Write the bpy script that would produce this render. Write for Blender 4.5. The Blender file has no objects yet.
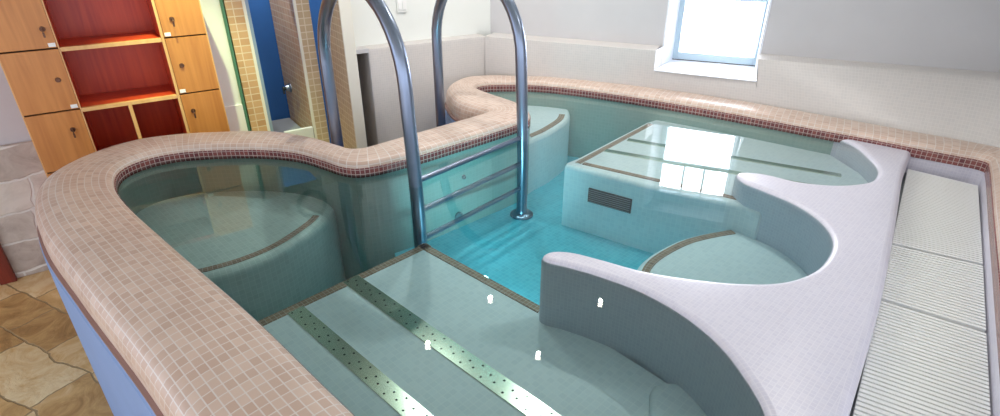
import bpy, bmesh, math, random
from mathutils import Vector
random.seed(4)
SC = bpy.context.scene
COL = SC.collection
PI = math.pi

# ------------------------------------------------------------------ materials
def lin(h):
    h = h.lstrip('#')
    out = []
    for i in (0, 2, 4):
        c = int(h[i:i+2], 16) / 255
        out.append(c / 12.92 if c <= .04045 else ((c + .055) / 1.055) ** 2.4)
    return (*out, 1)

def base_mat(name):
    m = bpy.data.materials.new(name); m.use_nodes = True
    nt = m.node_tree; nt.nodes.clear()
    out = nt.nodes.new('ShaderNodeOutputMaterial')
    return m, nt, out

def principled(nt, out, color=None, rough=.5, metal=0, spec=.5):
    b = nt.nodes.new('ShaderNodeBsdfPrincipled')
    b.inputs['Roughness'].default_value = rough
    b.inputs['Metallic'].default_value = metal
    b.inputs['Specular IOR Level'].default_value = spec
    if color is not None: b.inputs['Base Color'].default_value = color
    nt.links.new(b.outputs[0], out.inputs['Surface'])
    return b

def plain(name, col, rough=.5, metal=0, spec=.5, mottled=0., scale=6.):
    m, nt, out = base_mat(name)
    b = principled(nt, out, lin(col), rough, metal, spec)
    if mottled:
        tc = nt.nodes.new('ShaderNodeTexCoord'); n = nt.nodes.new('ShaderNodeTexNoise')
        n.inputs['Scale'].default_value = scale; n.inputs['Detail'].default_value = 5
        nt.links.new(tc.outputs['Object'], n.inputs['Vector'])
        mr = nt.nodes.new('ShaderNodeMapRange'); mr.inputs[1].default_value = .3; mr.inputs[2].default_value = .7
        mr.inputs[3].default_value = 1 - mottled; mr.inputs[4].default_value = 1 + mottled
        nt.links.new(n.outputs[0], mr.inputs[0])
        mx = nt.nodes.new('ShaderNodeVectorMath'); mx.operation = 'SCALE'
        mx.inputs[0].default_value = lin(col)[:3]
        nt.links.new(mr.outputs[0], mx.inputs['Scale']); nt.links.new(mx.outputs[0], b.inputs['Base Color'])
    return m

def tiles(name, c1, c2, grout, size=.024, size2=None, gap=.0018, rough=.3, offset=0., bump=.25, spec=.5, blotch=0.):
    m, nt, out = base_mat(name)
    b = principled(nt, out, None, rough, 0, spec)
    uv = nt.nodes.new('ShaderNodeUVMap')
    br = nt.nodes.new('ShaderNodeTexBrick')
    br.offset = offset; br.squash = 1
    br.inputs['Color1'].default_value = lin(c1); br.inputs['Color2'].default_value = lin(c2)
    br.inputs['Mortar'].default_value = lin(grout)
    br.inputs['Scale'].default_value = 1; br.inputs['Mortar Size'].default_value = gap
    br.inputs['Mortar Smooth'].default_value = .2; br.inputs['Bias'].default_value = 0
    br.inputs['Brick Width'].default_value = size; br.inputs['Row Height'].default_value = size2 or size
    nt.links.new(uv.outputs[0], br.inputs['Vector'])
    col = br.outputs['Color']
    if blotch:
        n = nt.nodes.new('ShaderNodeTexNoise'); n.inputs['Scale'].default_value = 3.5; n.inputs['Detail'].default_value = 4
        nt.links.new(uv.outputs[0], n.inputs['Vector'])
        mr = nt.nodes.new('ShaderNodeMapRange'); mr.inputs[1].default_value = .3; mr.inputs[2].default_value = .7
        mr.inputs[3].default_value = 1 - blotch; mr.inputs[4].default_value = 1 + blotch
        nt.links.new(n.outputs[0], mr.inputs[0])
        sc = nt.nodes.new('ShaderNodeVectorMath'); sc.operation = 'SCALE'
        nt.links.new(col, sc.inputs[0]); nt.links.new(mr.outputs[0], sc.inputs['Scale']); col = sc.outputs[0]
    nt.links.new(col, b.inputs['Base Color'])
    if bump:
        bp = nt.nodes.new('ShaderNodeBump'); bp.inputs['Strength'].default_value = bump; bp.inputs['Distance'].default_value = .002
        bp.invert = True
        nt.links.new(br.outputs['Fac'], bp.inputs['Height']); nt.links.new(bp.outputs[0], b.inputs['Normal'])
    return m

def wood(name, c1, c2, rough=.35, axis=2):
    m, nt, out = base_mat(name)
    b = principled(nt, out, None, rough)
    tc = nt.nodes.new('ShaderNodeTexCoord'); mp = nt.nodes.new('ShaderNodeMapping')
    s = [38, 38, 38]; s[axis] = 2.2
    mp.inputs['Scale'].default_value = s
    n = nt.nodes.new('ShaderNodeTexNoise'); n.inputs['Scale'].default_value = 1.0; n.inputs['Detail'].default_value = 6
    n.inputs['Distortion'].default_value = .6
    r = nt.nodes.new('ShaderNodeValToRGB')
    r.color_ramp.elements[0].position = .32; r.color_ramp.elements[0].color = lin(c1)
    r.color_ramp.elements[1].position = .68; r.color_ramp.elements[1].color = lin(c2)
    nt.links.new(tc.outputs['Object'], mp.inputs[0]); nt.links.new(mp.outputs[0], n.inputs['Vector'])
    nt.links.new(n.outputs[0], r.inputs[0]); nt.links.new(r.outputs[0], b.inputs['Base Color'])
    return m

def stone(name, cols, grout, bw, bh, gap, rot=0., rough=.55):
    """irregular rough slabs with veins"""
    m, nt, out = base_mat(name)
    b = principled(nt, out, None, rough)
    uv = nt.nodes.new('ShaderNodeUVMap')
    mp = nt.nodes.new('ShaderNodeMapping'); mp.inputs['Rotation'].default_value = (0, 0, rot)
    nt.links.new(uv.outputs[0], mp.inputs[0])
    wob = nt.nodes.new('ShaderNodeTexNoise'); wob.inputs['Scale'].default_value = 5; wob.inputs['Detail'].default_value = 4
    nt.links.new(mp.outputs[0], wob.inputs['Vector'])
    ad = nt.nodes.new('ShaderNodeVectorMath'); ad.operation = 'MULTIPLY_ADD'
    ad.inputs[1].default_value = (.09, .09, 0)
    nt.links.new(wob.outputs['Color'], ad.inputs[0]); nt.links.new(mp.outputs[0], ad.inputs[2])
    br = nt.nodes.new('ShaderNodeTexBrick'); br.offset = .43; br.offset_frequency = 2; br.squash = 1.5; br.squash_frequency = 3
    br.inputs['Color1'].default_value = (0, 0, 0, 1); br.inputs['Color2'].default_value = (1, 1, 1, 1)
    br.inputs['Mortar'].default_value = (0, 0, 0, 1)
    br.inputs['Scale'].default_value = 1; br.inputs['Mortar Size'].default_value = gap; br.inputs['Mortar Smooth'].default_value = .5
    br.inputs['Brick Width'].default_value = bw; br.inputs['Row Height'].default_value = bh
    nt.links.new(ad.outputs[0], br.inputs['Vector'])
    n = nt.nodes.new('ShaderNodeTexNoise'); n.inputs['Scale'].default_value = 7; n.inputs['Detail'].default_value = 8; n.inputs['Roughness'].default_value = .65
    n.inputs['Distortion'].default_value = 1.2
    nt.links.new(mp.outputs[0], n.inputs['Vector'])
    mx = nt.nodes.new('ShaderNodeMath'); mx.operation = 'MULTIPLY_ADD'; mx.inputs[1].default_value = .3
    nt.links.new(br.outputs['Color'], mx.inputs[0])
    s = nt.nodes.new('ShaderNodeMath'); s.operation = 'MULTIPLY'; s.inputs[1].default_value = .75
    nt.links.new(n.outputs[0], s.inputs[0]); nt.links.new(s.outputs[0], mx.inputs[2])
    r = nt.nodes.new('ShaderNodeValToRGB'); els = r.color_ramp.elements
    while len(els) < len(cols): els.new(.5)
    for i, c in enumerate(cols):
        els[i].position = .22 + .5 * i / (len(cols) - 1); els[i].color = lin(c)
    nt.links.new(mx.outputs[0], r.inputs[0])
    mix = nt.nodes.new('ShaderNodeMix'); mix.data_type = 'RGBA'
    mix.inputs[7].default_value = lin(grout)
    nt.links.new(br.outputs['Fac'], mix.inputs[0]); nt.links.new(r.outputs[0], mix.inputs[6])
    nt.links.new(mix.outputs[2], b.inputs['Base Color'])
    bp = nt.nodes.new('ShaderNodeBump'); bp.inputs['Strength'].default_value = .5; bp.inputs['Distance'].default_value = .01
    hs = nt.nodes.new('ShaderNodeMath'); hs.operation = 'SUBTRACT'
    nt.links.new(n.outputs[0], hs.inputs[0]); nt.links.new(br.outputs['Fac'], hs.inputs[1])
    nt.links.new(hs.outputs[0], bp.inputs['Height']); nt.links.new(bp.outputs[0], b.inputs['Normal'])
    return m

def perforated(name, col, hole, pitch, w, dots, r, rough, metal):
    """plate with a repeating set of small round holes; dots = (along 0..1, across 0..1)"""
    m, nt, out = base_mat(name); N = nt.nodes.new; lk = nt.links.new
    b = principled(nt, out, None, rough, metal)
    uv = N('ShaderNodeUVMap'); sp = N('ShaderNodeSeparateXYZ'); lk(uv.outputs[0], sp.inputs[0])
    def mth(op, a, bb=None):
        n = N('ShaderNodeMath'); n.operation = op
        for k, v in enumerate((a, bb)):
            if v is None: continue
            if isinstance(v, (int, float)): n.inputs[k].default_value = v
            else: lk(v, n.inputs[k])
        return n.outputs[0]
    fx = mth('FRACT', mth('DIVIDE', sp.outputs[0], pitch)); tot = None
    for cx, cy in dots:
        dx = mth('MULTIPLY', mth('SUBTRACT', fx, cx), pitch); dy = mth('MULTIPLY', mth('SUBTRACT', sp.outputs[1], cy), w)
        h = mth('LESS_THAN', mth('SQRT', mth('ADD', mth('MULTIPLY', dx, dx), mth('MULTIPLY', dy, dy))), r)
        tot = h if tot is None else mth('MAXIMUM', tot, h)
    mix = N('ShaderNodeMix'); mix.data_type = 'RGBA'; mix.inputs[6].default_value = lin(col); mix.inputs[7].default_value = lin(hole)
    lk(tot, mix.inputs[0]); lk(mix.outputs[2], b.inputs['Base Color'])
    lk(mth('MULTIPLY', mth('SUBTRACT', 1., tot), metal), b.inputs['Metallic'])
    return m

def glow(name, col, strength):
    m, nt, out = base_mat(name)
    e = nt.nodes.new('ShaderNodeEmission'); e.inputs[0].default_value = lin(col); e.inputs[1].default_value = strength
    nt.links.new(e.outputs[0], out.inputs['Surface'])
    return m

def clear(name, ior, tint, volume=None, density=0.):
    """clear pane or water: mirror by Fresnel, otherwise seen through"""
    m, nt, out = base_mat(name)
    f = nt.nodes.new('ShaderNodeFresnel'); f.inputs[0].default_value = ior
    t = nt.nodes.new('ShaderNodeBsdfTransparent'); t.inputs[0].default_value = lin(tint)
    g = nt.nodes.new('ShaderNodeBsdfGlossy'); g.inputs['Roughness'].default_value = .0
    mx = nt.nodes.new('ShaderNodeMixShader')
    nt.links.new(f.outputs[0], mx.inputs[0]); nt.links.new(t.outputs[0], mx.inputs[1]); nt.links.new(g.outputs[0], mx.inputs[2])
    nt.links.new(mx.outputs[0], out.inputs['Surface'])
    if volume:
        v = nt.nodes.new('ShaderNodeVolumeAbsorption'); v.inputs[0].default_value = volume; v.inputs[1].default_value = density
        nt.links.new(v.outputs[0], out.inputs['Volume'])
    return m

M = {
 'coping': tiles('coping_mosaic', '#d6bfb0', '#c5a998', '#dbd2cc', .030, .022, .0016, .36, blotch=.05, bump=.12),
 'band': tiles('red_mosaic', '#8c504c', '#6c3c40', '#b8a29c', .019, .019, .0015, .25),
 'brown': tiles('brown_mosaic', '#ab8670', '#8a6857', '#c0aea0', .016, .016, .0012, .35),
 'deck': tiles('pale_mosaic', '#d9d7e4', '#d2d0df', '#dfdde8', .012, .012, .0010, .35, bump=.05, blotch=.02),
 'step': tiles('white_step_mosaic', '#eef1f6', '#e6eaf0', '#f2f4f7', .02, .02, .0012, .4, bump=.1),
 'seat': tiles('dimmed_seat_mosaic', '#cad8d4', '#c0cfcb', '#d4e0dc', .02, .02, .0012, .4, bump=.1),  # tile darkened so the left lobe's dim light sits in its colour
 'basin': tiles('dimmed_aqua_mosaic', '#9db5ae', '#98b0a9', '#a4bab4', .02, .02, .0012, .4, bump=.1),  # pale tile darkened, underwater shade put into the colour
 'pan': tiles('lamplit_turquoise_mosaic', '#6fcfe2', '#62c3d8', '#82d6e6', .02, .02, .0012, .4, bump=.1),  # turquoise holds underwater lamp glow put into the tile colour
 'tubwall': plain('blue_plaster', '#7e9ac8', .6, mottled=.03),
 'strip': plain('brown_strip', '#93726a', .5),
 'ledge': tiles('ledge_mosaic', '#cdc8c5', '#c8c4c2', '#d2cecb', .014, .014, .001, .4, bump=0, blotch=.02),
 'plaster': plain('grey_plaster', '#c9c8ca', .75, mottled=.02),
 'white': plain('white_paint', '#e9ece8', .6, mottled=.01),
 'ceil': plain('ceiling_paint', '#dfe3e0', .8),
 'sill': plain('white_sill', '#e8ecf4', .45),
 'frame': plain('window_frame_paint', '#b9cdd8', .4),
 'steel': plain("brushed_steel", "#8b96aa", .3, 1),
 'plate': plain('polished_plate', '#e6e8d6', .2, .92),
 'perforated': perforated('perforated_plate', '#ecedd8', '#20262a', .084, .06, ((.12, .22), (.3, .62), (.62, .4), (.8, .8)), .0036, .2, .92),
 'dark': plain('dark_hole', '#20262a', .7),
 'chrome': plain('chrome', '#c8ccd0', .12, 1),
 'grate': plain('grating_plastic', '#fafcfa', .35),
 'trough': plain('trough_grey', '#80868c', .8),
 'door': wood('beech_laminate', '#bb763a', '#cf8a48'),
 'carcass': wood('cherry_laminate', '#b8341a', '#d04c26'),
 'edge': wood('beech_edge', '#d9a468', '#e6b67c'),
 'gap': plain('shadow_gap', '#2c1c14', .8),
 'tag': plain('white_tag', '#f0f0ee', .5),
 'key': plain('key_bronze', '#6b4a3a', .35, .6),
 'bench': wood('dark_red_wood', '#5c1c12', '#83301c', .4),
 'floor': stone('slate_floor', ['#7a6040', '#b08a56', '#d2ae76', '#e8d3a6'], '#a08a64', .30, .21, .005, .45),
 'stone': stone('stone_cladding', ['#94897f', '#b0a59b', '#c6beb4', '#d9d3c9'], '#dcdad4', .3, .17, .008),
 'fin': tiles('brown_wall_tile', '#d6ae84', '#c79c72', '#e2cfb2', .055, .04, .003, .35, blotch=.1),
 'finfront': tiles('beige_wall_tile', '#c9b494', '#bca586', '#dccfb8', .045, .04, .003, .35, blotch=.06),
 'trimw': plain('white_edge_trim', '#e9e6da', .4),
 'blue': plain('blue_stall_paint', '#2a66ac', .5, mottled=.05),
 'green': plain('green_reveal', '#4c7a62', .5),
 'tray': plain('shower_tray_white', '#dfe3e6', .3),
 'switch': plain('switch_plastic', '#eceeea', .4),
 'lamp': glow('downlight_glow', '#fff4e2', 60),
 'ringlamp': plain('lamp_opal', '#eef2ea', .3),
 'stallgrey': plain('stall_grey_blue', '#8fa3b8', .4),
 'poollamp': glow('pool_lamp_glow', '#c8fbff', 14),
 'glass': clear('window_glass', 1.45, '#ffffff'),
 'water': clear('water', 1.36, '#f4fbfa', (.30, .76, .80, 1), .72),
}

# ------------------------------------------------------------------ helpers
def setp(o, **kw):
    for k, v in kw.items():
        if v: o[k] = v
    return o

def link(name, bm, mat, parent=None, smooth=False):
    me = bpy.data.meshes.new(name)
    bmesh.ops.recalc_face_normals(bm, faces=bm.faces[:]) if getattr(bm, 'fixn', True) else None
    bm.to_mesh(me); bm.free()
    mats = mat if isinstance(mat, (list, tuple)) else [mat]
    for m in mats: me.materials.append(m)
    if smooth:
        for p in me.polygons: p.use_smooth = True
        try: me.set_sharp_from_angle(angle=math.radians(40))
        except Exception: pass
    o = bpy.data.objects.new(name, me); COL.objects.link(o)
    if parent: o.parent = parent
    return o

def thing(name, label, cat, loc=(0, 0, 0), rz=0, group=None):
    o = bpy.data.objects.new(name, None); COL.objects.link(o)
    o.location = loc; o.rotation_euler = (0, 0, rz); o.empty_display_size = .1
    setp(o, label=label, category=cat, group=group)
    return o

def struct(o, label, cat):
    return setp(o, kind='structure', label=label, category=cat)

def bx(bm, x0, x1, y0, y1, z0, z1, f=None, bevel=0):
    """box; f maps (x,y,z) to the world"""
    vs = []
    for z in (z0, z1):
        for x, y in ((x0, y0), (x1, y0), (x1, y1), (x0, y1)):
            vs.append(bm.verts.new(f(x, y, z) if f else (x, y, z)))
    q = [(0, 3, 2, 1), (4, 5, 6, 7), (0, 1, 5, 4), (1, 2, 6, 5), (2, 3, 7, 6), (3, 0, 4, 7)]
    fs = [bm.faces.new([vs[i] for i in a]) for a in q]
    if bevel:
        es = list({e for fc in fs for e in fc.edges})
        bmesh.ops.bevel(bm, geom=es, offset=bevel, segments=2, profile=.6, affect='EDGES')
    return fs

def box_uv(bm, rot=0.):
    """planar metre UVs by face direction"""
    uv = bm.loops.layers.uv.verify()
    bm.normal_update()
    c, s = math.cos(rot), math.sin(rot)
    for f in bm.faces:
        n = f.normal
        if abs(n.z) > .6:
            for l in f.loops:
                x, y = l.vert.co.x, l.vert.co.y
                l[uv].uv = (x * c + y * s, -x * s + y * c)
        else:
            t = Vector((-n.y, n.x, 0)).normalized()
            for l in f.loops: l[uv].uv = (l.vert.co.dot(t), l.vert.co.z)

def spline(pts, closed=False, step=.02):
    """smooth curve through tuples, chord-length Hermite"""
    n = len(pts); P = [Vector(p) for p in pts]
    def d(i, j): return max((P[j % n].xy - P[i % n].xy).length, 1e-5) ** .6
    tan = []
    for i in range(n):
        if not closed and i in (0, n - 1):
            a, b = (0, 1) if i == 0 else (n - 2, n - 1)
            tan.append((P[b] - P[a]) / d(a, b)); continue
        h0, h1 = d(i - 1, i), d(i, i + 1)
        s0 = (P[i] - P[i - 1]) / h0; s1 = (P[(i + 1) % n] - P[i]) / h1
        tan.append((s0 * h1 + s1 * h0) / (h0 + h1))
    out = []
    for i in range(n if closed else n - 1):
        j = (i + 1) % n; h = d(i, j)
        k = max(1, round((P[j].xy - P[i].xy).length / step))
        for q in range(k):
            t = q / k; t2, t3 = t * t, t * t * t
            out.append(P[i] * (2*t3 - 3*t2 + 1) + tan[i] * h * (t3 - 2*t2 + t) + P[j] * (-2*t3 + 3*t2) + tan[j] * h * (t3 - t2))
    if not closed: out.append(P[-1])
    return out

def normals2(pts, closed):
    n = len(pts); out = []
    for i in range(n):
        a = pts[i - 1] if (closed or i) else pts[i]
        b = pts[(i + 1) % n] if (closed or i < n - 1) else pts[i]
        t = Vector((b[0] - a[0], b[1] - a[1])); t.normalize() if t.length else None
        out.append(Vector((t.y, -t.x)))
    return out

def area2(pts):
    return sum(pts[i - 1][0] * pts[i][1] - pts[i][0] * pts[i - 1][1] for i in range(len(pts))) / 2

def lattice(bm, rows, closed=False, vscale=None):
    """rows[i][j] points -> quads; UV = arc length along i, along j"""
    uv = bm.loops.layers.uv.verify()
    V = [[bm.verts.new(p) for p in r] for r in rows]
    n, m = len(rows), len(rows[0])
    mid = m // 2
    U = [0.]
    for i in range(1, n + 1):
        a, b = rows[i - 1], rows[i % n]
        U.append(U[-1] + (Vector(b[mid]) - Vector(a[mid])).length)
    T = []
    ref = rows[0]
    W = [0.]
    for j in range(1, m): W.append(W[-1] + (Vector(ref[j]) - Vector(ref[j - 1])).length)
    for i in range(n if closed else n - 1):
        k = (i + 1) % n
        for j in range(m - 1):
            f = bm.faces.new((V[i][j], V[k][j], V[k][j + 1], V[i][j + 1]))
            for l, u, w in zip(f.loops, (U[i], U[i + 1], U[i + 1], U[i]), (W[j], W[j], W[j + 1], W[j + 1])):
                l[uv].uv = (u, w)
    return V

def prism(bm, pts, z0, z1, r=0., seg=4, rot=PI / 4, bottom=False):
    """closed outline extruded between heights with a rounded upper edge; top UV = plan, side UV = run"""
    uv = bm.loops.layers.uv.verify()
    pts = [Vector((p[0], p[1])) for p in pts]
    if area2(pts) < 0: pts.reverse()
    nn = normals2(pts, True)
    prof = [(0, z0)]
    if r:
        for k in range(seg + 1):
            a = PI / 2 * k / seg
            prof.append((r * (1 - math.cos(a)), z1 - r + r * math.sin(a)))
    else: prof.append((0, z1))
    rows = [[(p.x - q.x * o, p.y - q.y * o, z) for o, z in prof] for p, q in zip(pts, nn)]
    V = lattice(bm, rows, True)
    c, s = math.cos(rot), math.sin(rot)
    for idx, rev in ((-1, False), (0, True)):
        if rev and not bottom: continue
        vs = [v[idx] for v in V]
        if rev: vs.reverse()
        f = bm.faces.new(vs)
        for l in f.loops:
            x, y = l.vert.co.x, l.vert.co.y
            l[uv].uv = (x * c + y * s, -x * s + y * c)

def ribbon(bm, line, w0, w1, z, thick=.003):
    """flat strip along a plan line, from offset w0 to w1 to its right"""
    nn = normals2(line, False)
    rows = [[(p[0] + q.x * w0, p[1] + q.y * w0, z - .02), (p[0] + q.x * w0, p[1] + q.y * w0, z + thick),
             (p[0] + q.x * w1, p[1] + q.y * w1, z + thick), (p[0] + q.x * w1, p[1] + q.y * w1, z - .02)] for p, q in zip(line, nn)]
    lattice(bm, rows)

def tube(bm, path, r, seg=14, cap=True):
    path = [Vector(p) for p in path]; n = len(path)
    up = None; rings = []
    for i, p in enumerate(path):
        t = (path[min(i + 1, n - 1)] - path[max(i - 1, 0)]).normalized()
        if up is None: up = t.orthogonal().normalized()
        up = (up - t * up.dot(t)).normalized(); s = t.cross(up)
        rings.append([bm.verts.new(p + (up * math.cos(a) + s * math.sin(a)) * r) for a in [2 * PI * k / seg for k in range(seg)]])
    for a, b in zip(rings, rings[1:]):
        for k in range(seg): bm.faces.new((a[k], a[(k + 1) % seg], b[(k + 1) % seg], b[k]))
    if cap:
        bm.faces.new(rings[0][::-1]); bm.faces.new(rings[-1])

def lathe(bm, prof, c, axis=(0, 0, 1), seg=24):
    """prof: (radius, height) along axis from c"""
    ax = Vector(axis).normalized(); u = ax.orthogonal().normalized(); v = ax.cross(u); c = Vector(c)
    rings = []
    for r, h in prof:
        if r < 1e-6: rings.append([bm.verts.new(c + ax * h)])
        else: rings.append([bm.verts.new(c + ax * h + (u * math.cos(a) + v * math.sin(a)) * r) for a in [2 * PI * k / seg for k in range(seg)]])
    for a, b in zip(rings, rings[1:]):
        for k in range(seg):
            q = [a[k % len(a)], a[(k + 1) % len(a)], b[(k + 1) % len(b)], b[k % len(b)]]
            q = list(dict.fromkeys(q))
            if len(q) > 2: bm.faces.new(q)

def frame_at(o, d):
    """local (along, back, up) -> world for a wall line through o with direction d"""
    d = Vector((d[0], d[1])).normalized(); b = Vector((-d.y, d.x))
    return lambda x, y, z: (o[0] + d.x * x + b.x * y, o[1] + d.y * x + b.y * y, z)

FLOOR = -.75
CEIL = 1.45
NB = bmesh.new

# ------------------------------------------------------------------ the setting
bm = NB(); bx(bm, -5.5, 3.2, -2.2, 5.2, FLOOR - .05, FLOOR); box_uv(bm)
struct(link('floor', bm, M['floor']), 'irregular brown and tan slate floor around the tub', 'floor')
bm = NB(); bx(bm, -4.6, 3.0, -2.2, 5.0, CEIL, CEIL + .05)
struct(link('ceiling', bm, M['ceil']), 'plain white ceiling with recessed downlights', 'ceiling')

# left wall, lockers stand against it; shower opening to its right
WL = frame_at((-2.3, 2.61), (.815, .58))
OP0, OP1, OPT = .975, 1.72, .67
bm = NB()
bx(bm, -1.7, OP0 - .36, 0, .12, FLOOR, CEIL, WL)
struct(link('wall_left', bm, M['plaster']), 'grey plaster wall behind the wooden lockers', 'wall')
bm = NB()
bx(bm, -1.7, 0., -.035, -.001, FLOOR, -.05, WL, .008); box_uv(bm)
struct(link('trim_1', bm, M['stone']), 'grey beige stone cladding low on the wall left of the lockers', 'stone cladding')
bm = NB()
bx(bm, OP0 - .36, OP0 - .02, 0, .12, FLOOR, CEIL, WL)
bx(bm, OP0 - .02, OP1 + .5, 0, .12, OPT, CEIL, WL)
w = struct(link('wall_shower', bm, M['white']), 'bright white wall between the lockers and the brown tiled shower stalls', 'wall')
bm = NB(); bx(bm, OP0 - .36, OP0 - .02, -.014, 0, FLOOR, -.035, WL, .004)
struct(link('baseboard_left', bm, M['white']), 'white skirting board on the white wall beside the lockers', 'baseboard')
bm = NB(); bx(bm, OP0 - .02, OP0 - .004, -.012, .545, FLOOR, OPT, WL)
struct(link('trim_2', bm, M['green']), 'narrow dark green reveal at the left side of the shower stalls', 'door reveal')
# stalls
bm = NB()
bx(bm, OP0, OP1 + .6, .55, .6, FLOOR, CEIL, WL)
struct(link('wall_stall', bm, M['blue']), 'deep blue back wall inside the shower stalls', 'wall')
RZ = math.atan2(.58, .815)
for i, (s, lab) in enumerate(((1.071, 'brown tiled shower partition nearest the lockers with a white corner trim'),
                              (1.349, 'middle brown tiled shower partition with white corner trim and beige front'))):
    t = bpy.data.objects.new('partition_wall', None); COL.objects.link(t); struct(t, lab, 'partition wall')
    t.location = WL(s, 0, FLOOR); t.rotation_euler = (0, 0, RZ)
    thick = .088 if i else .03; hh = OPT - FLOOR - .001
    bm = NB(); bx(bm, 0 if i else -.092, thick if i else .012, .012 if i else 0., .54, 0, hh); box_uv(bm); link('tiled_body', bm, M['fin'], t)
    bm = NB(); bx(bm, .012, thick, -.002, .012 if i else .54, 0, hh); box_uv(bm); link('tiled_front', bm, M['stallgrey' if i == 0 else 'finfront'], t)
    bm = NB(); bx(bm, -.004, .013, -.004, .014, 0, hh, None, .003); link('edge_trim', bm, M['trimw'], t)
tr = bpy.data.objects.new('shower_tray', None); COL.objects.link(tr)
setp(tr, label='raised white shower tray on the floor of the blue stall', category='shower tray')
tr.location = WL(1.161, 0, FLOOR); tr.rotation_euler = (0, 0, math.atan2(.58, .815))
bm = NB(); bx(bm, .0, .180, .012, .535, .0, .42, None, .008); link('basin', bm, M['trough'], tr)
bm = NB(); bx(bm, .0, .180, -.01, .012, 0, .50, None, .006); link('kerb', bm, M['tray'], tr)

ZL = .27
# chase wall with the tiled ledge, left of the corner and under the window
LC = (-.096, 3.634)
WC = frame_at((-.80, 3.195), (.704, .439))
bm = NB()
left_front = [tuple(WC(.055, 0, 0)[:2]), (-.33, 3.487), LC]
Lw = (Vector(LC) - Vector((-.80, 3.195))).length
bx(bm, .06, Lw + .25, .10, .3, FLOOR, CEIL, WC)
bx(bm, -.07, .06, .10, .3, ZL, CEIL, WC)
struct(link('wall_rear_left', bm, M['white']), 'white wall above the tiled ledge behind the ladder', 'wall')

# back wall with the window, set back behind the ledge
BW0 = Vector((-.096, 3.634)); BD = Vector((.911, -.413)).normalized()
WB = frame_at(BW0, BD)
def back_s(x, y): return (Vector((x, y)) - BW0).dot(BD)
# window frame plane
WF0 = Vector((1.0667, 3.4546)); WF1 = Vector((1.503, 3.2644)); WD = (WF1 - WF0).normalized()
WW = (WF1 - WF0).length
FW = frame_at(WF0, WD)
SILL = .16; WT = .80
s0, s1 = back_s(.966, 3.307), back_s(1.434, 3.105)
SB = .14
bm = NB()
bx(bm, -.15, s0 - .0, SB, .62, -.2, CEIL, WB)
bx(bm, s1, 3.2, SB, .62, -.2, CEIL, WB)
bx(bm, s0, s1, SB, .62, WT, CEIL, WB)
bx(bm, s0, s1, SB, .62, -.2, SILL - .02, WB)
struct(link('wall_back', bm, M['plaster']), 'grey plaster wall with the window above the tub', 'wall')

# the ledge: smooth tiled apron between coping and wall
base = [(-.096, 3.62), (.25, 3.445), (.60, 3.295), (.886, 3.17), (1.12, 3.05), (1.375, 2.885), (1.61, 2.70), (1.80, 2.545), (1.95, 2.41), (2.06, 2.29), (2.11, 2.18), (2.07, 2.05), (1.86, 1.76), (1.36, 1.10)]
top = [(-.096, 3.634), (.25, 3.477), (.60, 3.319), (.886, 3.189), (1.13, 3.079), (1.375, 2.968), (1.62, 2.857), (1.90, 2.73), (2.10, 2.635), (2.25, 2.54), (2.32, 2.42), (2.31, 2.28), (2.12, 1.98), (1.62, 1.28)]
def pair_spline(a, b, closed, step):
    """one smooth run through paired points, shared parameter"""
    n = len(a)
    PA = [Vector((*p, 0)) for p in a]; PB = [Vector((*p, 0)) for p in b]
    def d(i, j): return max(((PA[j % n] - PA[i % n]).length + (PB[j % n] - PB[i % n]).length) / 2, 1e-4) ** .7
    def tans(P):
        o = []
        for i in range(n):
            if not closed and i in (0, n - 1):
                u, v = (0, 1) if i == 0 else (n - 2, n - 1)
                o.append((P[v] - P[u]) / d(u, v)); continue
            h0, h1 = d(i - 1, i), d(i, i + 1)
            o.append(((P[i] - P[i - 1]) / h0 * h1 + (P[(i + 1) % n] - P[i]) / h1 * h0) / (h0 + h1))
        return o
    ta, tb = tans(PA), tans(PB); out = []
    for i in range(n if closed else n - 1):
        j = (i + 1) % n; h = d(i, j)
        k = max(1, round(max((PA[j] - PA[i]).length, (PB[j] - PB[i]).length) / step))
        for q in range(k):
            t = q / k; c = (2*t**3 - 3*t*t + 1, (t**3 - 2*t*t + t) * h, -2*t**3 + 3*t*t, (t**3 - t*t) * h)
            out.append(tuple((P[i] * c[0] + tn[i] * c[1] + P[j] * c[2] + tn[j] * c[3]).xy for P, tn in ((PA, ta), (PB, tb))))
    if not closed: out.append((PA[-1].xy, PB[-1].xy))
    return out

def apron(pairs, ztop, back):
    rows = []
    for a, b in pairs:
        d = (b - a) * min(1, (ztop - .03) / (ZL - .03)); b = a + d; L = max(d.length, 1e-4); n = d / L
        r = min(.02, L * .5)
        row = [(a.x, a.y, -.05), (a.x, a.y, .03)]
        for t in (.25, .5, .75): 
            row.append((a.x + d.x * t * .9, a.y + d.y * t * .9, .03 + (ztop - .03) * t))
        row += [(a.x + d.x * .93, a.y + d.y * .93, ztop - .02), (b.x, b.y, ztop - .004), (b.x + back[0] * .02, b.y + back[1] * .02, ztop),
                (b.x + back[0] * .25, b.y + back[1] * .25, ztop)]
        rows.append(row)
    return rows
PR = pair_spline(base, top, False, .04)
bk = Vector((.413, .911))
i0 = min(range(len(PR)), key=lambda i: (PR[i][1] - Vector((.886, 3.189))).length)
i1 = min(range(len(PR)), key=lambda i: (PR[i][1] - Vector((1.375, 2.968))).length)
bm = NB()
def seg(pairs, zt, back=bk):
    rows = apron(pairs, zt, back); lattice(bm, rows)
    return rows
seg(PR[:i0 + 1], ZL); seg(PR[i1:], ZL)
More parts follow.
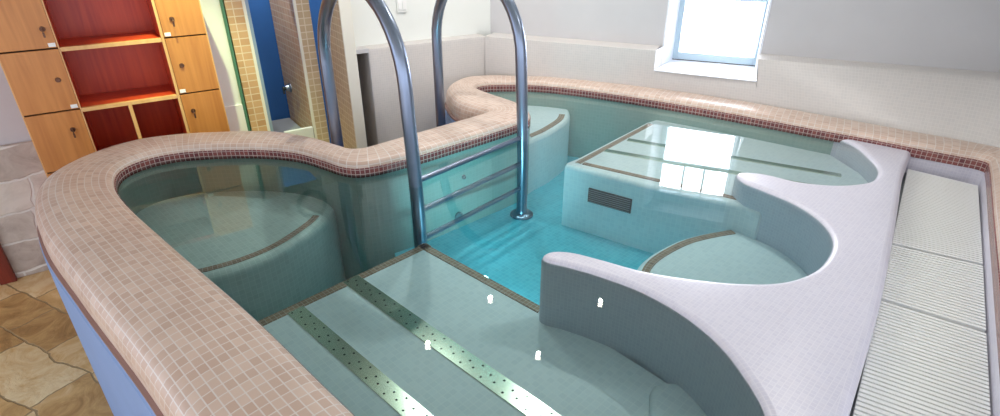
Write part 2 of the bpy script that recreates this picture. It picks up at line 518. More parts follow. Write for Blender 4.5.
# notch below the sill and its two cheeks
seg(PR[i0:i1 + 1], SILL - .004)
for i in (i0, i1):
    a, b = PR[i]
    m = a + (b - a) * ((SILL - .03) / (ZL - .03))
    e = Vector(WB(s0 if i == i0 else s1, SB + .01, 0)[:2])
    bm.faces.new([bm.verts.new(q) for q in ((m.x, m.y, SILL - .02), (b.x, b.y, ZL - .004), ((b.x * .9 + e.x * .1), (b.y * .9 + e.y * .1), ZL), (e.x, e.y, ZL), (e.x, e.y, SILL - .02))])
# the run on the left of the corner
rows = []
for p in [Vector(q) for q in left_front]:
    b2 = Vector((-.439, .704))
    rows.append([(p.x, p.y, FLOOR), (p.x, p.y, ZL - .015), (p.x + b2.x * .005, p.y + b2.y * .005, ZL - .004), (p.x + b2.x * .02, p.y + b2.y * .02, ZL), (p.x + b2.x * .16, p.y + b2.y * .16, ZL)])
lattice(bm, rows)
ob = link('trim_3', bm, M['ledge'], None, True)
struct(ob, 'pale mosaic ledge running round the back of the tub under the window', 'tiled ledge')
# its shadowed end niche
bm = NB()
bx(bm, -.02, .056, .24, .27, FLOOR, ZL - .02, WC); bx(bm, -.02, .056, .0, .26, ZL - .022, ZL, WC); bx(bm, .052, .058, .005, .26, FLOOR, ZL - .02, WC)
struct(link('trim_4', bm, M['plaster']), 'shadowed recess at the left end of the tiled ledge', 'ledge recess')
t = bpy.data.objects.new('partition_wall', None); COL.objects.link(t); struct(t, 'partition end with white edge beside the ledge, behind the left ladder rail', 'partition wall')
bm = NB(); bx(bm, -.082, -.022, .012, .30, FLOOR, OPT - .002, WC); box_uv(bm); link('tiled_body', bm, M['finfront'], t)
bm = NB(); bx(bm, -.085, -.02, -.004, .012, FLOOR, OPT - .002, WC, .003); link('edge_trim', bm, M['trimw'], t)

# right wall
bm = NB()
WR = frame_at((2.78, 2.60), (-.60, -.80))
bx(bm, -.2, 1.9, -.0, .1, -.2, CEIL, WR)
struct(link('wall_right', bm, M['plaster']), 'pale wall along the white overflow gutter', 'wall')

# window
win = bpy.data.objects.new('window_1', None); COL.objects.link(win)
struct(win, 'bright white window set deep in the grey back wall', 'window')
def wpart(name, mat, boxes, bev=.004):
    bm = NB()
    for b in boxes: bx(bm, *b, FW, bev)
    return link(name, bm, mat, win)
fw = .032
wpart('window_frame', M['frame'], [(-.002, fw, 0, .05, SILL, WT), (WW - .014, WW, 0, .05, SILL, WT), (fw, WW - .014, 0, .05, SILL, SILL + .048), (fw, WW - .014, 0, .05, WT - .06, WT)])
wpart('transom_bar', M['frame'], [(fw, WW - .014, .005, .045, .515, .533)])
wpart('mullion', M['frame'], [(WW * .37 - .007, WW * .37 + .007, .008, .042, .533, WT - .06)])
wpart('mullion', M['frame'], [(WW * .64 - .007, WW * .64 + .007, .008, .042, .533, WT - .06)])
wpart('pane', M['glass'], [(fw, WW - .014, .024, .028, SILL + .048, WT - .06)], 0)
wpart('gasket', M['gap'], [(0, WW, -.003, .001, SILL + .001, SILL + .006)], 0)
# sill and reveals, splayed from the wall face to the frame
bm = NB()
tn = (SILL - .03) / (ZL - .03)
f0, f1 = (a + (b - a) * tn - bk * .004 for a, b in (PR[i0], PR[i1]))
q = [(f0.x, f0.y), (f1.x, f1.y), (WF1.x, WF1.y), (WF0.x, WF0.y)]
vs = [bm.verts.new((x, y, SILL)) for x, y in q] + [bm.verts.new((x, y, SILL - .006)) for x, y in q]
for a in ((0, 1, 2, 3), (7, 6, 5, 4), (0, 4, 5, 1), (1, 5, 6, 2), (2, 6, 7, 3), (3, 7, 4, 0)): bm.faces.new([vs[i] for i in a])
link('sill', bm, M['sill'], win)
for nm, e, wv in (('reveal', WB(s0, SB - .001, 0), WF0), ('reveal', WB(s1, SB - .001, 0), WF1)):
    bm = NB()
    a = Vector((e[0], e[1])); d = (wv - a).normalized()
    fr = frame_at(a, d); L = (wv - a).length + .05
    t0, t1 = (0, .012) if wv is WF0 else (-.012, 0)
    bx(bm, -.002, L, t0, t1, SILL, WT, fr); link(nm, bm, M['sill'], win)

# ------------------------------------------------------------------ the tub
tub = thing('hot_tub', 'large tiled whirlpool tub with tan mosaic coping and seats under water', 'hot tub')
pairs = [((.45, .14), (.45, -.11)), ((.306, .239), (.134, .053)), ((-.32, .8128), (-.49, .627)), ((-.6203, 1.098), (-.79, .912)),
 ((-1.0129, 1.4456), (-1.183, 1.26)), ((-1.3131, 1.7203), (-1.50, 1.555)), ((-1.44, 1.862), (-1.665, 1.755)), ((-1.505, 1.98), (-1.755, 1.93)),
 ((-1.513, 2.07), (-1.76, 2.12)), ((-1.46, 2.165), (-1.65, 2.34)), ((-1.38, 2.215), (-1.49, 2.42)), ((-1.2667, 2.242), (-1.31, 2.45)),
 ((-1.0529, 2.2503), (-1.06, 2.46)), ((-.8624, 2.204), (-.835, 2.362)), ((-.72, 2.115), (-.69, 2.262)), ((-.65, 2.065), (-.635, 2.23)),
 ((-.5854, 2.042), (-.60, 2.24)), ((-.52, 2.06), (-.575, 2.26)), ((-.4187, 2.1268), (-.54, 2.30)), ((-.181, 2.3352), (-.33, 2.51)),
 ((.0999, 2.6051), (-.125, 2.705)), ((.142, 2.655), (-.098, 2.733)), ((.154, 2.72), (-.085, 2.755)), ((.145, 2.80), (-.09, 2.778)),
 ((.108, 2.8897), (-.12, 2.80)), ((-.0586, 3.10), (-.245, 2.935)), ((-.13, 3.20), (-.29, 3.06)), ((-.14, 3.28), (-.32, 3.25)),
 ((-.08, 3.335), (-.22, 3.48)), ((0, 3.345), (.0, 3.52)), ((.12, 3.348), (.13, 3.49)), ((.2458, 3.33), (.30, 3.475)), ((.48, 3.232), (.57, 3.385)),
 ((.79, 3.055), (.895, 3.225)), ((1.078, 2.862), (1.195, 3.045)), ((1.311, 2.684), (1.43, 2.875)), ((1.537, 2.502), (1.65, 2.69)),
 ((1.697, 2.380), (1.80, 2.56)), ((1.79, 2.30), (1.90, 2.47)), ((1.95, 2.172), (2.07, 2.33)), ((1.997, 2.135), (2.16, 2.24)), ((2.012, 2.105), (2.22, 2.16)),
 ((1.985, 2.06), (2.19, 1.98)), ((1.66, 1.628), (1.86, 1.478)), ((1.0867, .8669), (1.287, .717)), ((.607, .227), (.80, .08))]
CP = pair_spline([a for a, b in pairs], [b for a, b in pairs], True, .03)
TOPZ = .06
prof = [(0, -.005), (0, .028), (.012, .038), (.05, .048), (.12, .055), (.25, .059), (.45, .062), (.65, .061), (.8, .055), (.9, .044), (.965, .026), (.995, 0), (1, -.022), (1, -.046), (.985, -.05)]
bm = NB()
lattice(bm, [[(a.x + (b.x - a.x) * o, a.y + (b.y - a.y) * o, z) for o, z in prof] for a, b in CP], True)
link('coping', bm, M['coping'], tub, True)
bm = NB()
lattice(bm, [[(a.x + (b.x - a.x) / (b - a).length * o, a.y + (b.y - a.y) / (b - a).length * o, z) for o, z in ((.02, -.012), (-.003, -.012), (-.003, .026), (0.003, .030))] for a, b in CP], True)
setp(link('tile_band', bm, M['band'], tub), label='dark red mosaic band at the water line')
bm = NB()
kc = min(range(len(CP)), key=lambda i: (CP[i][0] - Vector((1.60, 2.455))).length)
lattice(bm, [[(a.x, a.y, z) for z in (-.003, -.1, -.2, -.3, -.5, -.72)] for a, b in CP[:kc]])
setp(link('basin_wall', bm, M['basin'], tub), label='pale aqua mosaic wall of the basin')
bm = NB()
lattice(bm, [[(a.x, a.y, z) for z in (-.003, -.1, -.2)] for a, b in CP[kc - 1:] + CP[:1]])
setp(link('gutter_wall', bm, M['deck'], tub), label='pale mosaic wall along the gutter')
bm = NB()
def inset(a, b, o): return (b.x + (a.x - b.x) / (a - b).length * o, b.y + (a.y - b.y) / (a - b).length * o)
lattice(bm, [[(*inset(a, b, o), z) for o, z in ((.002, -.047), (-.010, -.051), (-.010, -.061), (-.004, -.064), (.01, -.064))] for a, b in CP], True)
setp(link('edge_strip', bm, M['strip'], tub), label='thin brown strip under the coping')
bm = NB()
lattice(bm, [[(*inset(a, b, o), z) for o, z in ((.02, -.066), (-.006, -.067), (-.014, -.074), (-.016, -.2), (-.016, -.4), (-.016, FLOOR))] for a, b in CP], True)
setp(link('outer_wall', bm, M['tubwall'], tub), label='light blue plastered outside wall')

bm = NB()
prism(bm, [a for a, b in CP], -.73, -.70); link('basin_floor', bm, M['basin'], tub)  # sunk below the deep floor, shape added to darken the left channel
kA = min(range(len(CP)), key=lambda i: (CP[i][0] - Vector((-.48, 2.085))).length)
kB = min(range(len(CP)), key=lambda i: (CP[i][0] - Vector((1.75, 2.335))).length)
bm = NB(); prism(bm, [a + (b - a).normalized() * .01 for a, b in CP[kA:kB]] + [(1.4, 1.9), (1.0, 1.2), (.5, .9), (-.30, 1.80), (-.38, 1.83)], -.70, -.40); link('deep_floor', bm, M['pan'], tub)

# deck with the divider and the two bays
deck = [(1.86, 2.36), (1.845, 2.31), (1.79, 2.235), (1.67, 2.088), (1.30, 1.573), (.9885, 1.151), (.714, .803), (.60, .655), (.50, .53), (.43, .44), (.36, .40), (.31, .44), (.33, .52), (.42, .63), (.505, .73),
 (.5404, .8037), (.5401, .9342), (.5188, 1.0349), (.4658, 1.1429), (.3842, 1.2395), (.2862, 1.3123), (.19, 1.366), (.145, 1.385), (.1265, 1.405),
 (.132, 1.434), (.162, 1.452), (.2158, 1.4486), (.3017, 1.4083), (.4088, 1.3484), (.5151, 1.3123), (.6752, 1.2824), (.79, 1.2873), (.9058, 1.338),
 (.9956, 1.4196), (1.0625, 1.5217), (1.0867, 1.6426), (1.0631, 1.7712), (1.0019, 1.8806), (.9552, 1.9535), (.945, 2.01), (.965, 2.055),
 (1.0591, 2.045), (1.1742, 1.963), (1.3153, 1.9349), (1.4539, 1.9724), (1.538, 2.06), (1.572, 2.134), (1.595, 2.236), (1.612, 2.32), (1.612, 2.40), (1.595, 2.48), (1.59, 2.55),
 (1.64, 2.585), (1.70, 2.54), (1.80, 2.42)]
dk = [p.xy for p in spline([(x, y, 0) for x, y in deck], True, .018)]
bm = NB(); prism(bm, dk, -.43, .012, .026, 5); link('deck', bm, M['deck'], tub, True)

def pl(pts, step=.03): return [p.xy for p in spline([(x, y, 0) for x, y in pts], False, step)]
# near step platform
C = Vector((-.30, 1.8925)); A0 = Vector((-.98, 1.20)); B0 = Vector((.24, 1.39))
bm = NB(); prism(bm, [A0, C, B0, (.5, 1.1), (.56, .80), (.5, .5), (.4, .35), (.2, .22)], -.70, -.23, .006, 2); link('step_platform', bm, M['step'], tub)
def strip(name, line, w0, w1, z, mat='brown', label=None, par=tub):
    bm = NB(); ribbon(bm, line, w0, w1, z); return setp(link(name, bm, M[mat], par), label=label)
def dense(a, b, n=12): return [a + (b - a) * (i / n) for i in range(n + 1)]
strip('tile_edging', dense(A0, C), .006, .038, -.23, label='brown mosaic line along the step edge')
strip('tile_edging', dense(C, Vector((.15, 1.473))), .006, .038, -.23, label='brown mosaic line along the step edge')
# steel air plates, perforated
def plate(p0, p1, w, z, label, holes=True):
    d = (p1 - p0).normalized(); L = (p1 - p0).length
    fr = frame_at(p0, d)
    bm = NB(); fs = bx(bm, 0, L, -w / 2, w / 2, z - .01, z + .004, fr)
    uv = bm.loops.layers.uv.verify()
    for f in fs:
        for l in f.loops:
            q = l.vert.co.xy - p0; l[uv].uv = (q.dot(d), q.dot(Vector((-d.y, d.x))) / w + .5)
    return setp(link('air_plate', bm, M['perforated' if holes else 'plate'], tub), label=label)
v45 = Vector((.724, -.690))
plate(Vector((-.675, 1.459)), Vector((-.675, 1.459)) + v45 * 1.1, .056, -.23, 'perforated steel strip nearest the tan coping')
plate(Vector((-.536, 1.638)), Vector((-.536, 1.638)) + v45 * 1.25, .062, -.23, 'perforated steel strip near the step corner')
# left lobe seat
arc = pl([(-1.30, 1.47), (-1.17, 1.545), (-1.0696, 1.588), (-.9563, 1.655), (-.8575, 1.7557), (-.8016, 1.8681), (-.765, 1.98), (-.76, 2.10)])
nn = normals2(arc, False)
edge = [p + q * .05 for p, q in zip(arc, nn)]
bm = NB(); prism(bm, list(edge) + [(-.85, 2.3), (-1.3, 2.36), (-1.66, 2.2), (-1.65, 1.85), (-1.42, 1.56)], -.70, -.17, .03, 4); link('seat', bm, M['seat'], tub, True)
strip('tile_edging', arc[4:-3], -.012, .014, -.17, label='curved brown mosaic line on the seat')
# back lobe seat
arc = pl([(.07, 2.665), (.11, 2.715), (.155, 2.775), (.216, 2.845), (.298, 2.97), (.35, 3.07), (.375, 3.19), (.375, 3.32)])
nn = normals2(arc, False)
edge = [p + q * .045 for p, q in zip(arc, nn)]
bm = NB(); prism(bm, list(edge) + [(.38, 3.40), (.1, 3.46), (-.2, 3.40), (-.20, 3.15), (-.05, 2.98), (-.02, 2.80)], -.43, -.1, .022, 4); link('seat', bm, M['step'], tub, True)
strip('tile_edging', arc[5:-5], -.02, .014, -.1, label='curved brown mosaic line on the seat')
# island lounger
bm = NB(); prism(bm, [(.30, 2.3513), (.36, 2.43), (.8124, 2.961), (.95, 3.06), (1.3, 2.78), (1.6, 2.5), (1.62, 2.1), (1.3, 1.88), (1.0, 1.87), (.955, 1.935), (.66, 2.10)], -.43, -.08, .025, 4); link('lounger_block', bm, M['step'], tub, True)
strip('tile_edging', dense(Vector((.338, 2.378)), Vector((.8124, 2.942))), .016, .042, -.08, label='brown mosaic line along the lounger edge')
strip('tile_edging', dense(Vector((.945, 1.965)), Vector((.372, 2.335))), .012, .038, -.08, label='brown mosaic line along the lounger edge')
plate(Vector((.515, 2.518)), Vector((1.33, 2.10)), .036, -.08, 'steel strip across the submerged lounger', False)
plate(Vector((.655, 2.67)), Vector((1.50, 2.215)), .036, -.08, 'steel strip across the submerged lounger', False)
# oval bay seat
arc = pl([(.50, 1.58), (.5173, 1.6408), (.5584, 1.7064), (.6476, 1.7903), (.7444, 1.8575), (.8587, 1.9045), (.9397, 1.9286)])
nn = normals2(arc, False)
edge = [p - q * .035 for p, q in zip(arc, nn)]
bm = NB(); prism(bm, [(.49, 1.45)] + list(edge) + [(1.05, 1.98), (1.12, 1.8), (1.12, 1.45), (.9, 1.26), (.6, 1.25)], -.43, -.2, .025, 4); link('seat', bm, M['step'], tub, True)
strip('tile_edging', arc, -.012, .016, -.2, label='curved brown mosaic line on the seat')
# near bay seat
bm = NB(); prism(bm, [p.xy for p in spline([(x, y, 0) for x, y in [(.385, 1.02), (.42, 1.115), (.50, 1.12), (.60, 1.0), (.62, .8), (.56, .62), (.42, .66), (.36, .82), (.352, .94)]], True, .03)], -.3, -.212, .017, 5); link('seat', bm, M['step'], tub, True)
# intake grille on the lounger front
G0 = Vector((.41, 2.275)); GD = (Vector((.66, 2.10)) - Vector((.30, 2.3513))).normalized()
GF = frame_at((.30, 2.3513), GD)
bm = NB(); bx(bm, .13, .34, -.006, .002, -.235, -.165, GF, .002)
g = setp(link('intake_grille', bm, M['dark'], tub), label='dark rectangular intake grille')
bm = NB()
for k in range(7): bx(bm, .135, .335, -.009, -.006, -.232 + k * .0098, -.229 + k * .0098, GF)
link('grille_bars', bm, M['trough'], g)
# jets in the wall behind the ladder
BF = frame_at((-.4187, 2.1268), (.7476, .655))
for x, z, r in ((.33, -.142, .010), (.292, -.335, .022)):
    bm = NB(); c = BF(x, -.004, z); ax = Vector((.655, -.7476, 0))
    lathe(bm, [(r, -.004), (r, .004), (r * .75, .008), (r * .6, .002), (0, .0)], c, ax, 20)
    link('jet_nozzle', bm, M['trough'], tub, True)
# underwater lamp on the far face of the divider
bm = NB(); c = (-.06 + .004, 1.668 + .004, -.295); ax = Vector((.68, .73, 0))
lathe(bm, [(0, .012), (.04, .012), (.052, .008), (.055, -.01)], c, ax, 24)
pl_o = setp(link('underwater_lamp', bm, M['poollamp'], tub, True), label='glowing round underwater lamp')

# ------------------------------------------------------------------ water
wpoly = []
for a, b in CP:
    d = (b - a).normalized()
    wpoly.append(a + d * .012)
k1 = min(range(len(wpoly)), key=lambda i: (wpoly[i] - Vector((1.78, 2.32))).length)
k0 = min(range(len(wpoly)), key=lambda i: (wpoly[i] - Vector((.306, .239))).length)
wp = wpoly[k0:k1 + 1] + [Vector((1.70, 2.24)), Vector((1.62, 2.10)), Vector((1.25, 1.6)), Vector((.93, 1.15)), Vector((.65, .78)), Vector((.42, .46)), Vector((.385, .40))]
bm = NB(); prism(bm, wp, -.715, 0, bottom=True)
wo = link('pool_water', bm, M['water'])
setp(wo, kind='stuff', label='clear still turquoise water filling the tub', category='water')

# ------------------------------------------------------------------ overflow grating
GE = Vector((.60, .80)).normalized()
labs = ['white slatted gutter grating at the far end by the back coping',
        'white slatted gutter grating between the far one and the dark joint',
        'nearest white slatted gutter grating, on the near side of the dark joint']
# stations along the gutter: (left point, right point)
st = [((1.812, 2.252), (1.985, 2.075)), ((1.327, 1.60), (1.535, 1.472)), ((1.098, 1.29), (1.29, 1.147)), ((.62, .66), (.83, .535))]
def mix2(a, b, t): return Vector(a) + (Vector(b) - Vector(a)) * t
for gi in range(3):
    l0, r0 = map(Vector, st[gi]); l1, r1 = map(Vector, st[gi + 1])
    ctr = (l0 + r0 + l1 + r1) / 4
    t = thing('gutter_grating', labs[gi], 'grating', (ctr.x, ctr.y, -.085), 0, 'white gratings over the overflow gutter')
    n = max(6, round((l0 - l1).length / .0165))
    gap = .006 / (l0 - l1).length
    bm = NB()
    for k in range(n):
        ta, tb = gap + (1 - 2 * gap) * (k + .0) / n, gap + (1 - 2 * gap) * (k + .63) / n
        q = [mix2(l0, l1, ta), mix2(l0, l1, tb), mix2(r0, r1, tb), mix2(r0, r1, ta)]
        vs = [bm.verts.new((p.x - ctr.x, p.y - ctr.y, z)) for z in (.006, .025) for p in q]
        fs = [bm.faces.new([vs[i] for i in a]) for a in ((0, 3, 2, 1), (4, 5, 6, 7), (0, 1, 5, 4), (1, 2, 6, 5), (2, 3, 7, 6), (3, 0, 4, 7))]
    bmesh.ops.recalc_face_normals(bm, faces=bm.faces[:])
    link('slats', bm, M['grate'], t)
    for f0 in (.12, .5, .88):
        a, b = mix2(l0, r0, f0), mix2(l1, r1, f0)
        bm = NB(); fr = frame_at((a.x - ctr.x, a.y - ctr.y), b - a); bx(bm, .004, (b - a).length - .004, -.006, .006, 0, .0065, fr)
        link('bearer', bm, M['grate'], t)
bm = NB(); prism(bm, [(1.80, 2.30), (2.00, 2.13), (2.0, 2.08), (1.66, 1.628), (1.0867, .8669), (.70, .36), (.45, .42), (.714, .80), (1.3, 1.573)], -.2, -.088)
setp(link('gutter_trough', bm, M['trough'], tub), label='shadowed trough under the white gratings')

# ------------------------------------------------------------------ ladder
n = Vector((-.66, .75)).normalized()
lad = thing('pool_ladder', 'stainless steel pool ladder with two arched rails straddling the coping', 'ladder', (-.108, 2.177, FLOOR))
def loc(p): return Vector((p[0] + .108, p[1] - 2.177, p[2] - FLOOR))
feet = [Vector((-.326, 1.944)), Vector((.109, 2.4525))]
SPR = .37; DW = .665; RR = DW / 2
for fp in feet:
    lean = lambda z: fp + n * (.055 * max(z + .05, 0))
    path = [(*lean(z), z) for z in (-.398, -.25, -.1, .05, .2, SPR)]
    dw0 = .055 * (SPR + .05); R2 = (DW - dw0) / 2
    for k in range(1, 20):
        a = PI * k / 20
        o = dw0 + R2 * (1 - math.cos(a)); path.append((fp.x + n.x * o, fp.y + n.y * o, SPR + RR * math.sin(a) * 1.02))
    e = fp + n * DW
    path += [(e.x, e.y, SPR), (e.x, e.y, .1), (e.x, e.y, -.3), (e.x, e.y, FLOOR + .002)]
    bm = NB(); tube(bm, [loc(p) for p in path], .0265, 18); rail = link('rail', bm, M['steel'], lad, True)
    for c, k in (((*lean(-.399), -.399), 1. if fp.x > 0 else .62), ((e.x, e.y, FLOOR + .001), .8)):
        bm = NB(); lathe(bm, [(.058 * k, 0), (.058 * k, .008), (.05 * k, .014), (.03, .018), (.027, .03)], loc(c), seg=28); link('flange', bm, M['steel'], rail, True)
for z in (.014, -.115, -.245):
    bm = NB()
    a, b = (Vector((*(f + n * (.055 * max(z + .05, 0))), z)) for f in feet); d = (b - a).normalized(); s = Vector((d.y, -d.x, 0))
    tube(bm, [loc(a), loc(a + (b - a) * .5), loc(b)], .0115, 14)
    link('tread', bm, M['steel'], lad, True)

# ------------------------------------------------------------------ locker cabinet
LO = (-2.134, 2.37)
lk = thing('locker_cabinet', 'wooden locker cabinet with small keyed doors and open red shelves', 'locker cabinet', (*LO, FLOOR), math.atan2(.58, .815))
W_, D_, c1, c2 = .822, .285, .215, .625
Z = [z - FLOOR for z in (-.692, -.415, -.138, .139, .416, .693)]
topz = Z[-1]
bm = NB()
for x0, x1 in ((0, .016), (c1 - .010, c1 + .003), (c2 - .006, c2 + .008), (W_ - .016, W_)):
    bx(bm, x0, x1, .018, D_, 0, topz)
bx(bm, 0, W_, D_ - .012, D_, 0, topz); bx(bm, 0, W_, .018, D_, topz - .018, topz + .002); bx(bm, 0, W_, .03, D_, 0, Z[0])
link('carcass', bm, M['carcass'], lk)
bm = NB()
bx(bm, c1 - .001, c1 + .004, .002, .02, 0, topz); bx(bm, c2 - .007, c2 + .005, -.001, .02, 0, topz, None, .001)
for s in (0, W_ - .006): bx(bm, s, s + .006, .0, .02, 0, topz)
link('edge_strip', bm, M['edge'], lk)
for i in (0, 1, 2, 3, 4):
    bm = NB(); bx(bm, c1 + .004, c2 - .004, .02, D_ - .012, Z[i] - .018, Z[i]); sh = link('shelf', bm, M['carcass'], lk)
    bm = NB(); bx(bm, c1 + .005, c2 - .008, -.001, .02, Z[i] - .017, Z[i] + .001, None, .001); link('shelf_edge', bm, M['edge'], sh)
bm = NB(); bx(bm, .403, .417, .02, D_ - .012, Z[2], Z[3] - .018); dv = link('divider', bm, M['carcass'], lk)
bm = NB(); bx(bm, .402, .418, -.001, .02, Z[2], Z[3] - .016, None, .001); link('divider_edge', bm, M['edge'], dv)
bm = NB(); bx(bm, .002, W_ - .002, .02, .028, Z[0], topz - .02); 
bm.free()
for col in (0, 1):
    x0, x1 = ((.003, c1 - .002), (c2 + .007, W_ - .003))[col]
    for r in range(5):
        z0, z1 = Z[r] + .003, Z[r + 1] - .004
        bm = NB(); bx(bm, x0, x1, .0, .017, z0, z1, None, .0012); dr = link('door', bm, M['door'], lk)
        bm = NB(); bx(bm, x0 + .001, x1 - .001, .017, .021, z0 - .006, z1 + .006); link('seam_shade', bm, M['gap'], dr)  # dark sheet painting shade into the seams between doors
        zz = {4: .50, 3: .28, 2: .048}.get(r, Z[r] + FLOOR + .16) - FLOOR
        xx = {4: (.183, .683), 3: (.173, .674), 2: (.16, .672)}.get(r, (.17, .675))[col]
        bm = NB(); lathe(bm, [(.011, 0), (.011, .004), (.009, .007), (.004, .0075), (.0, .006)], (xx, 0, zz), (0, -1, 0), 16)
        link('lock', bm, M['key'], dr, True)
        if (col, r) in ((0, 4), (0, 2), (1, 4), (1, 2)):
            bm = NB(); bx(bm, xx - .0015, xx + .0015, -.028, -.006, zz - .006, zz + .006); 
            lathe(bm, [(.0, -.0015), (.007, -.0015), (.007, .0015), (0, .0015)], (xx, -.03, zz - .006), (1, 0, 0), 12)
            bx(bm, xx - .004, xx + .004, -.031, -.027, zz - .032, zz - .011, None, .001)
            link('key', bm, M['key'], dr)
        xt = {0: x1 - .03, 1: x0 + .004}[col]
        bm = NB(); bx(bm, xt, xt + .026, -.0015, 0, z0 + .004, z0 + .021); setp(link('number_tag', bm, M['tag'], dr), label='small blank white tag')

# ------------------------------------------------------------------ smaller things
dt = bpy.data.objects.new('door_1', None); COL.objects.link(dt)
struct(dt, 'dark red wooden door frame at the left edge, standing against the stone wall', 'door')
bm = NB(); bx(bm, -.38, -.312, -.066, -.036, FLOOR, 1.22, WL, .004); link('jamb', bm, M['bench'], dt)
bm = NB(); bx(bm, -1.19, -1.122, -.066, -.036, FLOOR, 1.22, WL, .004); link('jamb', bm, M['bench'], dt)
bm = NB(); bx(bm, -1.122, -.38, -.066, -.036, 1.15, 1.22, WL, .004); link('head', bm, M['bench'], dt)
bm = NB(); bx(bm, -1.12, -.382, -.058, -.037, FLOOR + .005, 1.148, WL, .003); lf = link('leaf', bm, M['bench'], dt)
bm = NB()
for z0, z1 in ((-.62, .08), (.2, 1.02)): bx(bm, -1.02, -.48, -.064, -.056, z0, z1, WL, .006)
link('raised_panel', bm, M['bench'], lf)
bm = NB(); tube(bm, [WL(-.45, -.058, .14), WL(-.45, -.1, .14), WL(-.46, -.108, .14), WL(-.56, -.108, .14)], .008, 10); link('handle', bm, M['chrome'], lf, True)

sw = thing('light_switch', 'small white double light switch on the white wall above the ledge', 'light switch', WC(.315, .10, .482), math.atan2(.439, .704))
bm = NB(); bx(bm, -.032, .032, -.012, .0, -.04, .04, None, .003); link('plate', bm, M['switch'], sw)
for s in (-1, 1):
    bm = NB(); bx(bm, s * .014 - .011, s * .014 + .011, -.017, -.011, -.026, .026, None, .002); link('rocker', bm, M['tag'], sw)

sv = thing('shower_valve', 'small dark chrome shower valve low in the blue stall', 'shower valve', WL(1.30, .20, -.035), math.atan2(.58, .815))
bm = NB(); lathe(bm, [(.03, 0), (.03, .006), (.022, .012), (.018, .03), (0, .032)], (0, 0, 0), (-1, 0, 0), 20); link('valve_body', bm, M['steel'], sv, True)
bm = NB(); lathe(bm, [(.012, .03), (.012, .05), (0, .052)], (0, 0, 0), (-1, 0, 0), 16); bx(bm, -.05, -.04, -.005, .005, -.035, .0); link('handle', bm, M['dark'], sv)

# ceiling downlights
st1, st2 = WL(1.025, .27, 0), WL(1.25, .30, 0)
spots = [((.695, 3.088), 'recessed downlight in the ceiling nearest the window'), ((.232, 2.565), 'recessed downlight in the ceiling above the lounger'),
         ((-.07, 3.129), 'recessed downlight in the ceiling nearest the back corner'), ((-.45, 2.658), 'recessed downlight in the ceiling above the ladder'),
         ((-1.35, 2.45), 'added unseen downlight in the ceiling in front of the lockers'),  # added greenish lamp to brighten the right lockers and white wall
         ((1.25, 1.9), 'added unseen downlight in the ceiling over the white gutter gratings'),  # added lamp to brighten the deck, gratings and right wall
         ((st1[0], st1[1]), 'added unseen downlight in the ceiling behind the white wall, at the green reveal'), ((st2[0], st2[1]), 'recessed downlight in the ceiling inside the blue shower stall')]  # lamp at the reveal added to brighten the first partition
for (x, y), lab in spots:
    t = thing('ceiling_downlight', lab, 'downlight', (x, y, CEIL), 0, 'ceiling downlights')
    bm = NB(); lathe(bm, [(.022, 0), (.046, 0), (.048, -.006), (.034, -.01), (.022, -.002)], (0, 0, 0), seg=28); link('trim_ring', bm, M['chrome'], t, True)
    bm = NB(); lathe(bm, [(.016, -.001), (.0155, -.012), (.011, -.02), (.005, -.0245), (0, -.025)], (0, 0, 0), seg=24); link('lens', bm, M['lamp'], t)
    L = bpy.data.lights.new('downlight_beam', 'SPOT'); L.energy = {-1.35: 115, -.45: 19, -.07: 19, 1.25: 21}.get(x, 13 if y < 3.2 else 26); L.color = (.84, 1, .48) if x == -1.35 else (1, .95, .89); L.spot_size = .85 if x == -1.35 else 2.6; L.spot_blend = .8; L.shadow_soft_size = .014
    lo = bpy.data.objects.new('downlight_beam', L); COL.objects.link(lo); lo.location = (0, 0, -.04); lo.parent = t
    if x == -1.35: lo.rotation_euler = Vector((-.18, .42, -1.25)).to_track_quat('-Z', 'Y').to_euler()
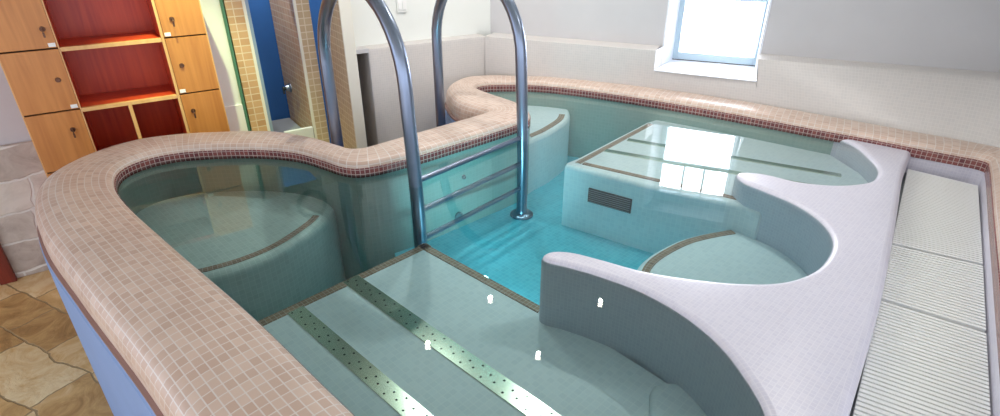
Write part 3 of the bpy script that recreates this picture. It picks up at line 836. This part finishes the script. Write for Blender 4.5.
# round wall lamp above the stalls
p = WL(1.25, -.002, .775)
t = thing('wall_lamp', 'round white wall lamp with dark rim above the shower stalls', 'wall lamp', p, math.atan2(.58, .815))
bm = NB(); lathe(bm, [(.082, 0), (.098, .0), (.098, .03), (.082, .034)], (0, 0, 0), (0, -1, 0), 32); link('rim', bm, M['trough'], t, True)
bm = NB(); lathe(bm, [(.085, .01), (.07, .035), (.04, .045), (0, .048)], (0, 0, 0), (0, -1, 0), 32); link('diffuser', bm, M['ringlamp'], t, True)
# underwater lamp light
L = bpy.data.lights.new('underwater_light', 'SPOT'); L.energy = 13; L.color = (.5, .93, 1); L.shadow_soft_size = .04
L.spot_size = 1.7; L.spot_blend = 1
lo = bpy.data.objects.new('underwater_light', L); COL.objects.link(lo); lo.location = (-.06 + .05, 1.668 + .052, -.285)
lo.rotation_euler = Vector((-.1, .95, .32)).to_track_quat('-Z', 'Y').to_euler()
# daylight through the window
L = bpy.data.lights.new('window_daylight', 'AREA'); L.shape = 'RECTANGLE'; L.size = .42; L.size_y = .5; L.energy = 18; L.color = (.86, .91, 1)
lo = bpy.data.objects.new('window_daylight', L); COL.objects.link(lo)
pc = FW(WW / 2, .12, .48); lo.location = pc
nb = Vector((WD.y, -WD.x, 0)); lo.rotation_euler = Vector((nb.x, nb.y, -.25)).to_track_quat('-Z', 'Y').to_euler()

# ------------------------------------------------------------------ world, camera, view
w = bpy.data.worlds.new('World'); SC.world = w; w.use_nodes = True
nt = w.node_tree; bg = nt.nodes['Background']; bg.inputs[0].default_value = (.83, .88, 1, 1); bg.inputs[1].default_value = 2.3

cam = bpy.data.cameras.new('Camera'); co = bpy.data.objects.new('Camera', cam); COL.objects.link(co)
cam.sensor_width = 36; cam.lens = 19.8; cam.clip_start = .02
co.location = (0, 0, .9); co.rotation_euler = (math.radians(90 - 27.2), 0, 0)
SC.camera = co
SC.view_settings.view_transform = 'Standard'; SC.view_settings.look = 'None'
SC.view_settings.gamma = 1; SC.view_settings.use_curve_mapping = False
SC.view_settings.exposure = 0
SC.cycles.max_bounces = 10; SC.cycles.transparent_max_bounces = 16
